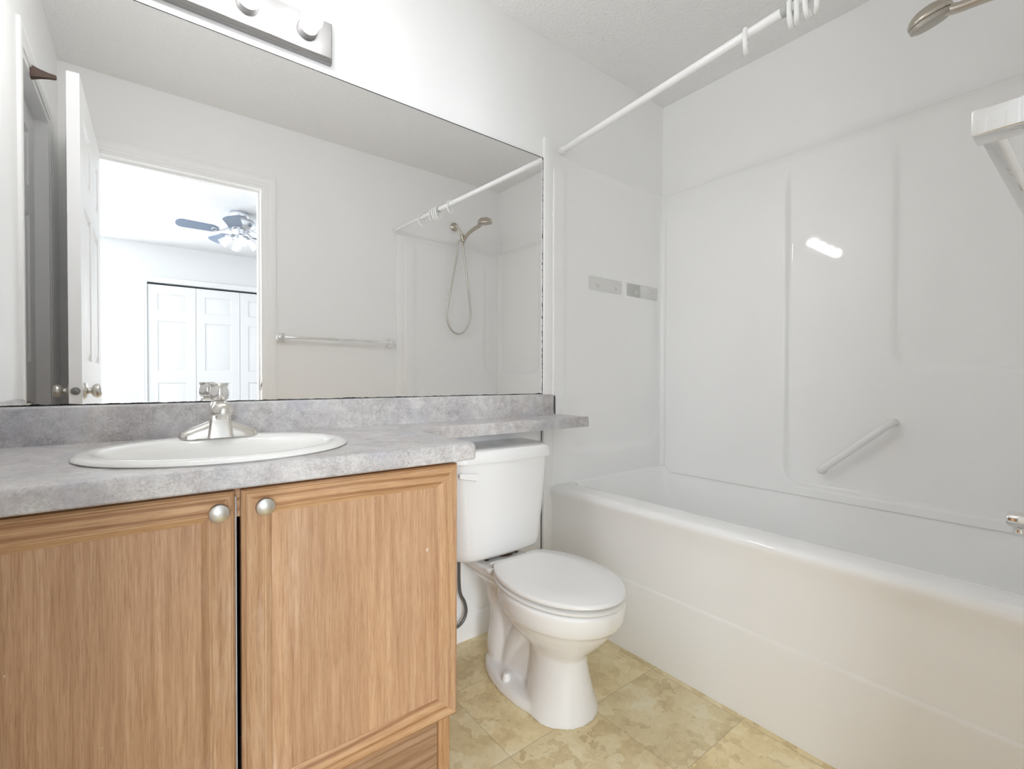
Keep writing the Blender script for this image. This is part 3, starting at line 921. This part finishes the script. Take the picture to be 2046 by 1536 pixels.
# ================================================================== TUB UNIT
tub = tag(empty('bathtub', (.45, -.74, 0)), 'white one-piece bathtub with glossy moulded wall surround', 'bathtub')
mb = MB()
ow = .0015
def outer(x0, z, r=.012): return rrect(x0, XR - .001, -D + ow, -ow, r, z, 8)
def inner(x0, x1, y0, y1, r, z): return rrect(x0, x1, y0, y1, r, z, 8)
mb.loft([outer(.043, 0), outer(.043, .250), outer(.0433, .2535), outer(.0455, .2575), outer(.0462, .262), outer(.0462, .42), outer(.046, .46), outer(.041, .485), outer(.037, .502), outer(.0365, .512), outer(.041, .522), outer(.050, .5285), outer(.062, .531),
         inner(.130, .836, -1.466, -.020, .05, .531), inner(.146, .8345, -1.464, -.0215, .055, .5295), inner(.160, .832, -1.462, -.0235, .06, .523), inner(.170, .8285, -1.459, -.0265, .065, .508), inner(.178, .823, -1.452, -.032, .07, .48),
         inner(.196, .800, -1.40, -.085, .09, .34), inner(.208, .786, -1.36, -.14, .11, .24), inner(.222, .770, -1.32, -.20, .12, .175), inner(.245, .745, -1.28, -.26, .12, .142), inner(.285, .70, -1.22, -.34, .10, .128), inner(.40, .60, -1.0, -.6, .05, .124)], False, True)
mb.build('basin', M_ACRYL, tub, angle=50)

# surround: three walls as one moulded sheet; d = how far the moulding stands into the tub
def sd_step(val, w=.007): return sstep(-w, w, val)
def rr_in(s, z, s0, s1, z0, z1, r):
    # signed distance to a rounded rectangle (positive inside)
    cx, cy, hx_, hy_ = (s0 + s1) / 2, (z0 + z1) / 2, (s1 - s0) / 2 - r, (z1 - z0) / 2 - r
    qx, qy = abs(s - cx) - hx_, abs(z - cy) - hy_
    return -(math.hypot(max(qx, 0), max(qy, 0)) + min(max(qx, qy), 0) - r)
Z0, Z1 = .505, 1.958
RB = .857                      # right sheet base plane
yb_, yf_ = -.008, -D + .008
def dep(seg, u, z):
    # u: distance from the open front edge (side walls) or y on the long wall
    top = 1 - sstep(1.76, 1.93, z)
    if seg == 'R':
        d = .003
        d += .020 * (1 - sd_step(rr_in(-u, z, .640, 3.0, .545, 3.0, .075), .008)) * top
        d += .009 * (1 - sd_step(rr_in(-u, z, 1.005, 3.0, 1.03, 3.0, .07), .012)) * top
    else:
        d = .004 + .008 * (1 - sd_step(rr_in(u, z, .070, .765, .66, 3.0, .12), .024)) * (1 - sstep(1.86, 1.95, z))
        if seg == 'F':
            d += .008 * (1 - sd_step(rr_in(u, z, .655, 3.0, 1.03, 3.0, .06), .022)) * top
    fl = max(0, .58 - z) / .075
    d += .002 * min(1, fl) ** 2
    d += -.004 * sstep(Z1 - .04, Z1, z)
    return d
zs = []
z = Z0
while z < Z1 - 1e-6:
    zs.append(z); z += .006
zs.append(Z1)
colz = []
RC = .040
def col(x, y, nx, ny, f): colz.append((x, y, nx, ny, f))
XF = .052
x = XF
step = .006
xr_lim = RB - RC
us = []
k = 0
N1 = int((xr_lim - XF) / step)
for i in range(N1 + 1):
    x = XF + (xr_lim - XF) * i / N1
    col(x, yf_, 0, 1, lambda z, u=x - XF: dep('F', u, z))
for i in range(1, 10):
    a = -PI / 2 + (PI / 2) * i / 10
    t = i / 10
    col(xr_lim + RC * math.cos(a), yf_ + RC + RC * math.sin(a), -math.cos(a), -math.sin(a), lambda z, t=t: (1 - t) * dep('F', xr_lim - XF, z) + t * dep('R', yf_ + RC, z))
y0_, y1_ = yf_ + RC, yb_ - RC
N2 = int((y1_ - y0_) / step)
for i in range(N2 + 1):
    y = y0_ + (y1_ - y0_) * i / N2
    col(RB, y, -1, 0, lambda z, y=y: dep('R', y, z))
for i in range(1, 10):
    a = (PI / 2) * i / 10
    t = i / 10
    col(xr_lim + RC * math.cos(a), y1_ + RC * math.sin(a), -math.cos(a), -math.sin(a), lambda z, t=t: (1 - t) * dep('R', y1_, z) + t * dep('B', xr_lim - XF, z))
for i in range(N1 + 1):
    x = xr_lim + (XF - xr_lim) * i / N1
    col(x, yb_, 0, -1, lambda z, u=x - XF: dep('B', u, z))
mb = MB()
rings = []
for zz in zs:
    row = [Vector((x + nx * f(zz), y + ny * f(zz), zz)) for x, y, nx, ny, f in colz]
    a, b = row[0], row[-1]
    pre = [Vector((XF - .0045, -D + .0015, zz)), Vector((XF - .0055, a.y - .010, zz)), Vector((XF - .0045, a.y - .004, zz)), Vector((XF - .002, a.y - .001, zz))]
    post = [Vector((XF - .002, b.y + .001, zz)), Vector((XF - .0045, b.y + .004, zz)), Vector((XF - .0055, b.y + .010, zz)), Vector((XF - .0045, -.0015, zz))]
    rings.append(pre + row + post)
lastr = rings[-1]
rings.append([Vector((min(max(p.x, XF - .0045), XR - .0005) if p.x < RB - .06 else XR - .0005, -D + .0005 if p.y < -D + .06 else (-.0005 if p.y > -.06 else p.y), Z1 + .002)) for p in lastr])
mb.loft(rings, False, False, closed=False)
mb.build('surround', M_ACRYL, tub, angle=75)

# grab bar on the long wall
mb = MB()
xw = RB - .017
A, B = Vector((xw - .044, -.789, .629)), Vector((xw - .044, -1.0, .823))
dv = (B - A).normalized()
pts = [Vector((xw + .004, *(A - dv * .012).yz)), Vector((xw - .010, *(A - dv * .012).yz)), Vector((xw - .030, *(A - dv * .008).yz)), A + dv * .006, A + dv * .03]
pts += [A + (B - A) * t for t in (.25, .5, .75)] + [B - dv * .03, B - dv * .006, Vector((xw - .030, *(B + dv * .008).yz)), Vector((xw - .010, *(B + dv * .012).yz)), Vector((xw + .004, *(B + dv * .012).yz))]
mb.tube(smooth_path(pts, 4), .0140, 18)
o = mb.build('grab_bar', M_BAR, angle=60)
tag(o, 'short white slanted grab bar on the tub surround wall', 'grab bar')

# adhesive hook strips on the end wall
def hook_strip(x0, x1, z0, z1, label, dark):
    y = -.008 - .0042
    e = tag(empty('hook_strip', ((x0 + x1) / 2, y, (z0 + z1) / 2)), label, 'hook strip')
    mb = MB(); mb.box(x0, x1, y - .0025, y + .0005, z0, z1, .001)
    mb.build('plate', M_CLEARP, e)
    if dark:
        mb = MB(); mb.box(x0 + .003, x0 + (x1 - x0) * .42, y - .0042, y - .0026, z0 + .002, z1 - .002, .0005)
        mb.build('pad', M_CLEARP, e)
    for t in (.24, .80):
        cx_, cz_ = x0 + (x1 - x0) * t, (z0 + z1) / 2 - .008
        mb = MB(); mb.tube(smooth_path([(cx_, y - .002, cz_ + .010), (cx_, y - .006, cz_ - .006), (cx_, y - .012, cz_ - .009), (cx_, y - .016, cz_ + .002)], 5), .003, 10)
        mb.build('hook', M_CLEARP, e)
hook_strip(.275, .508, 1.402, 1.467, 'clear adhesive hook strip on the tub end wall, nearer the mirror', False)
hook_strip(.548, .800, 1.402, 1.467, 'clear adhesive hook strip on the tub end wall, nearer the corner', True)

# ------------------------------------------------------------------ curtain rod and rings
RP0, RP1 = Vector((.106, -.0005, 1.987)), Vector((-.016, -D + .0005, 1.979))
def rod(t): return RP0 + (RP1 - RP0) * t
def rod_y(y): return rod((y - RP0.y) / (RP1.y - RP0.y))
cr_ = tag(empty('curtain_rod', rod(.5)), 'white tension shower curtain rod spanning above the bathtub', 'curtain rod')
mb = MB(); mb.cyl(rod(.012), rod_y(-.955), .0132); mb.build('outer_tube', M_ROD, cr_)
mb = MB(); mb.cyl(rod_y(-.95), rod(.988), .0105); mb.build('inner_tube', M_ROD, cr_)
mb = MB(); mb.lathe([(.0134, -.012), (.0142, -.010), (.0142, .004), (.0128, .005), (.0105, .0052)], rod_y(-.957), RP1 - RP0, 24, cap0=False, cap1=False); mb.build('collar', mat('grey_collar', (.45, .45, .44), .4), cr_)
for t0, sg in ((0, 1), (1, -1)):
    mb = MB(); mb.lathe([(.0165, 0), (.0172, .004), (.0165, .024), (.0150, .027), (.013, .028)], rod(t0), (RP1 - RP0) * sg, 28); mb.build('end_cap', M_PLAST, cr_)
def ring_mesh():
    mb = MB()
    pts = []
    for k in range(29):
        a = math.radians(-62 + 300 * k / 28)
        r = .021
        y = .0
        xx, zz = r * math.sin(a) * .80, r * math.cos(a)
        if zz < 0: zz *= 1.75
        pts.append(Vector((-xx, y, zz - .006)))
    pts = list(reversed(pts))
    mb.tube(pts, .0034, 10)
    e = pts[-1] if pts[-1].z < pts[0].z else pts[0]
    return mb, pts
def teardrop():
    mb = MB()
    P = [(.016, 0, -.030), (.0195, 0, -.038), (.015, 0, -.0455), (.006, 0, -.0475), (-.006, 0, -.042), (-.0135, 0, -.028), (-.0165, 0, -.010), (-.0155, 0, .004), (-.0095, 0, .0145), (0, 0, .018), (.0095, 0, .0145), (.0150, 0, .004), (.0160, 0, -.008), (.0135, 0, -.019)]
    mb.tube(smooth_path(P, 5), .0042, 10)
    for v_ in mb.bm.verts: v_.co.y *= 1.5
    mb.lathe([(.001, -.0055), (.004, -.004), (.0055, 0), (.004, .004), (.001, .0055)], (.015, 0, -.029), (0, 0, 1), 12)
    return mb
ring_spots = [(-.843, 4, 'white plastic curtain ring alone on the thick part of the rod'),
              (-.967, -6, 'white plastic curtain ring beside the rod joint, first of the bunch of four'),
              (-.983, 5, 'white plastic curtain ring second in the bunch next to the rod joint'),
              (-1.007, -10, 'white plastic curtain ring third in the bunch on the thin rod'),
              (-1.031, 8, 'white plastic curtain ring last of the bunch, farthest from the mirror wall'),
              (-1.150, 0, 'white plastic curtain ring alone on the thin rod near the shower head')]
r0 = None
for y, tw, lab in ring_spots:
    if r0 is None:
        r0 = teardrop().build('curtain_ring', M_PLAST, angle=60); r = r0
    else:
        r = r0.copy(); COL.objects.link(r)
    r.location = rod_y(y); r.rotation_euler = (0, math.radians(tw * .5), math.radians(tw + 14))
    tag(r, lab, 'curtain ring', 'white rings on the shower rod')

# ------------------------------------------------------------------ shower set
sh = tag(empty('hand_shower', (.44, -D, 2.085)), 'brushed nickel hand shower with looping hose on the tub end wall', 'shower head')
WY = -D + .004
mb = MB(); mb.lathe([(.001, 0), (.031, 0), (.031, .004), (.026, .010), (.014, .014), (.0115, .016)], (.445, WY, 2.094), (0, 1, 0), 32); mb.build('flange', M_WARMNI, sh)
mb = MB(); mb.tube(smooth_path([(.445, WY, 2.094), (.447, WY + .030, 2.090), (.452, WY + .052, 2.070), (.459, WY + .066, 2.045), (.463, WY + .072, 2.025)], 6), .0105, 16); mb.build('shower_arm', M_CHROMEW, sh)
hb = Vector((.467, WY + .084, 1.995))
mb = MB()
mb.lathe([(.012, 0), (.0165, .004), (.0165, .022), (.013, .028), (.0125, .050), (.010, .056)], hb + Vector((-.002, -.010, .030)), (.05, .25, -1), 20)
mb.cyl(hb + Vector((.0, .0, -.010)), hb + Vector((.010, .012, -.016)), .0125, .014)
mb.build('holder', M_WARMNI, sh)
HC = Vector((.496, -1.162, 2.053))       # centre of the spray head
hn = Vector((.30, -.20, -.93)).normalized()      # spray direction
hk = Vector((.478, -1.392, 1.995))
neck = Vector((.487, -1.225, 2.045))
mb = MB()
hpth = smooth_path([hk + Vector((-.004, -.012, -.03)), hk, Vector((.4795, -1.35, 2.018)), Vector((.4835, -1.29, 2.035)), neck, HC + (neck - HC) * .55 - hn * .008], 8)
nn = len(hpth)
mb.tube(hpth, [.0105 + .0045 * (i / nn) for i in range(nn)], 18)
mb.build('handle', M_WARMNI, sh, angle=50)
mb = MB()
ax = -hn
out_dir = (HC - neck); out_dir = (out_dir - hn * out_dir.dot(hn)).normalized(); side = out_dir.cross(hn)
rings = []
for r, h in ((.001, -.0155), (.040, -.0155), (.045, -.013), (.0465, -.006), (.0465, -.0015)):
    rings.append([HC + ax * h + (out_dir * math.cos(2 * PI * k / 40) * 1.12 + side * math.sin(2 * PI * k / 40)) * r for k in range(40)])
mb.loft(rings)
hd = mb.build('spray_face', mat('spray_face_grey', (.46, .43, .38), .38, .6), sh, angle=40)
mb = MB()
rings = []
for r, h in ((.0465, 0), (.048, .002), (.0475, .009), (.044, .017), (.0375, .025), (.029, .031), (.017, .035), (.001, .036)):
    rings.append([HC + ax * h + (out_dir * (math.cos(2 * PI * k / 40) * 1.12 * r - .10 * h) + side * math.sin(2 * PI * k / 40) * r) for k in range(40)])
mb.loft(rings)
mb.build('head_shell', M_WARMNI, sh, angle=50)
mb = MB(); mb.cyl(HC - out_dir * .036 + hn * .012, HC - out_dir * .040 + hn * .022, .0035, .0045, 10); mb.build('spray_lever', M_NICKEL, sh)
mb = MB()
hy_ = WY + .165
hpts = [(.452, -1.405, 1.985), (.432, -1.410, 1.955), (.430, -1.42, 1.875), (.388, -1.425, 1.652), (.356, -1.43, 1.480), (.362, -1.432, 1.395), (.395, -1.432, 1.335), (.445, -1.43, 1.312), (.500, -1.428, 1.335), (.538, -1.42, 1.410), (.545, -1.42, 1.48), (.520, -1.41, 1.640), (.486, -1.405, 1.845), (.472, -1.402, 1.93), tuple(hk + Vector((-.004, -.014, -.032)))]
mb.tube(smooth_path(hpts, 8), .0072, 12)
mb.build('hose', M_HOSE, sh, angle=60)

# valve trim and tub spout
vt = tag(empty('shower_valve', (.43, -D, .79)), 'round chrome shower valve trim above the tub spout', 'valve')
mb = MB(); mb.lathe([(.001, 0), (.082, 0), (.082, .003), (.074, .008), (.03, .012), (.001, .013)], (.43, WY + .012, .790), (0, 1, 0), 40); mb.build('escutcheon', M_CHROME, vt)
mb = MB(); mb.lathe([(.022, .008), (.024, .02), (.030, .04), (.030, .05), (.024, .056), (.001, .057)], (.43, WY + .012, .790), (0, 1, 0), 28); mb.build('handle', M_CHROME, vt)
ts = tag(empty('tub_spout', (.44, -D, .63)), 'chrome tub spout reaching over the bathtub from the front wall', 'spout')
mb = MB()
SX_, SZ_ = .44, .628
def sring(w, y, zb, zt): return [Vector((p.x, y, p.y)) for p in rrect(SX_ - w, SX_ + w, zb, zt, min(w, (zt - zb) / 2) * .75, 0, 5)]
mb.loft([sring(.026, WY + .010, SZ_ - .028, SZ_ + .028), sring(.025, WY + .05, SZ_ - .026, SZ_ + .027), sring(.024, -1.368, SZ_ - .020, SZ_ + .021), sring(.0235, -1.345, SZ_ - .017, SZ_ + .018), sring(.020, -1.340, SZ_ - .014, SZ_ + .015)])
mb.build('body', M_CHROME, ts, angle=35)
mb = MB(); mb.lathe([(.0195, .004), (.0185, .0), (.019, -.003), (.019, -.012), (.0165, -.0145), (.015, -.008), (.001, -.006)], (SX_, -1.367, SZ_ - .020), (0, 0, 1), 28, cap0=False); mb.build('outlet', M_CHROME, ts)

# ------------------------------------------------------------------ towel bar
tb = tag(empty('towel_bar', (-.385, -D, 1.226)), 'chrome square towel bar on the front wall beside the doorway', 'towel bar')
ZT = 1.226
mb = MB(); mb.box(-.722, -.052, -1.4445, -1.4315, ZT - .0075, ZT + .0075, .0012); mb.build('bar', M_CHROME, tb)
for x in (-.722, -.052):
    mb = MB()
    mb.box(x - .026, x + .026, -D, -D + .007, ZT - .029, ZT + .027, .002)
    mb.box(x - .022, x + .022, -D + .006, -D + .014, ZT - .022, ZT + .021, .002)
    mb.box(x - .016, x + .016, -D + .012, -1.4295, ZT - .0125, ZT + .0115, .0022)
    mb.build('post', M_CHROME, tb)

# ------------------------------------------------------------------ brown peg over the left doorway
mb = MB()
py, pz = -.815, 2.046
def pr(x, hy2, hz, dz=0): return [Vector((x, py + a * hy2, pz + dz + b * hz)) for a, b in ((-1, -1), (1, -1), (1, 1), (-1, 1))]
mb.loft([pr(XL + .002, .012, .021), pr(XL + .006, .012, .020), pr(XL + .028, .009, .0125, .001), pr(XL + .050, .006, .008, .002), pr(XL + .064, .005, .007, .003), pr(XL + .068, .003, .005, .003)])
o = mb.build('door_stop', M_BROWN, angle=30)
tag(o, 'dark brown tapered wooden door stop fixed over the left doorway', 'door stop')

# ================================================================== BEDROOM CEILING FAN
FNX, FNY = -.679, -3.255
fan = tag(empty('ceiling_fan', (FNX, FNY, H)), 'grey ceiling fan with lit glass shades in the bedroom', 'ceiling fan')
L = lambda prof, nm, m, n=36, p=fan: MB().lathe(prof, (FNX, FNY, 0), (0, 0, 1), n).build(nm, m, p)
L([(.001, H - .001), (.075, H - .001), (.077, H - .02), (.070, H - .045), (.055, H - .060), (.001, H - .062)], 'canopy', M_FANMET)
L([(.001, 2.386), (.05, 2.384), (.058, 2.378), (.115, 2.372), (.127, 2.350), (.124, 2.325), (.105, 2.300), (.08, 2.286), (.001, 2.284)], 'motor', M_FANMET)
L([(.060, 2.286), (.055, 2.250), (.048, 2.236), (.020, 2.228), (.001, 2.226)], 'switch_housing', M_FANMET)
for k in range(5):
    a = math.radians(178 + 72 * k)
    ca, sa = math.cos(a), math.sin(a)
    mb = MB()
    P = lambda r, s, z: Vector((FNX + r * ca - s * sa, FNY + r * sa + s * ca, z))
    outl = []
    for i in range(9): t = -PI / 2 + PI * i / 8; outl.append((.415 + .048 * math.cos(t), .060 * math.sin(t)))
    outl += [(.20, .052)] + [(.165 + -.012 * math.cos(t), .030 * math.sin(t)) for t in (PI / 2, PI / 4, 0, -PI / 4, -PI / 2)] + [(.20, -.052)]
    tilt = -.26
    top = [P(r, s, 2.268 + s * tilt) for r, s in outl]; bot = [P(r, s, 2.262 + s * tilt) for r, s in outl]
    mb.loft([bot, top])
    bl = mb.build('blade', M_BLADE, fan, angle=30)
    mb = MB()
    mb.tube([P(.085, 0, 2.288), P(.12, 0, 2.268), P(.15, 0, 2.259)], .006, 8)
    ringp = [P(.178 + .030 * math.cos(2 * PI * i / 20), .026 * math.sin(2 * PI * i / 20), 2.2585 + .026 * math.sin(2 * PI * i / 20) * tilt) for i in range(20)]
    mb.tube(ringp, .0042, 8, closed=True)
    ringp = [P(.188 + .018 * math.cos(2 * PI * i / 20), .016 * math.sin(2 * PI * i / 20), 2.2585 + .016 * math.sin(2 * PI * i / 20) * tilt) for i in range(20)]
    mb.tube(ringp, .0035, 8, closed=True)
    mb.build('blade_iron', M_FANMET, bl)
for k in range(4):
    a = math.radians(88 + 90 * k)
    d = Vector((math.cos(a), math.sin(a), 0))
    ax_ = (d * .72 + Vector((0, 0, -.70))).normalized()
    o_ = Vector((FNX, FNY, 2.236)) + d * .045
    mb = MB(); mb.lathe([(.014, 0), (.018, .006), (.020, .03), (.022, .036)], o_, ax_, 18); arm = mb.build('lamp_holder', M_FANMET, fan)
    mb = MB(); mb.lathe([(.021, .030), (.025, .045), (.030, .07), (.036, .105), (.041, .125), (.0395, .125), (.034, .104), (.028, .07), (.023, .046)], o_, ax_, 28, False, False); mb.build('shade', M_SHADE, arm)
    mb = MB(); mb.lathe([(.010, .034), (.012, .05), (.020, .075), (.022, .088), (.016, .102), (.001, .108)], o_, ax_, 18); mb.build('bulb', M_FANB, arm)
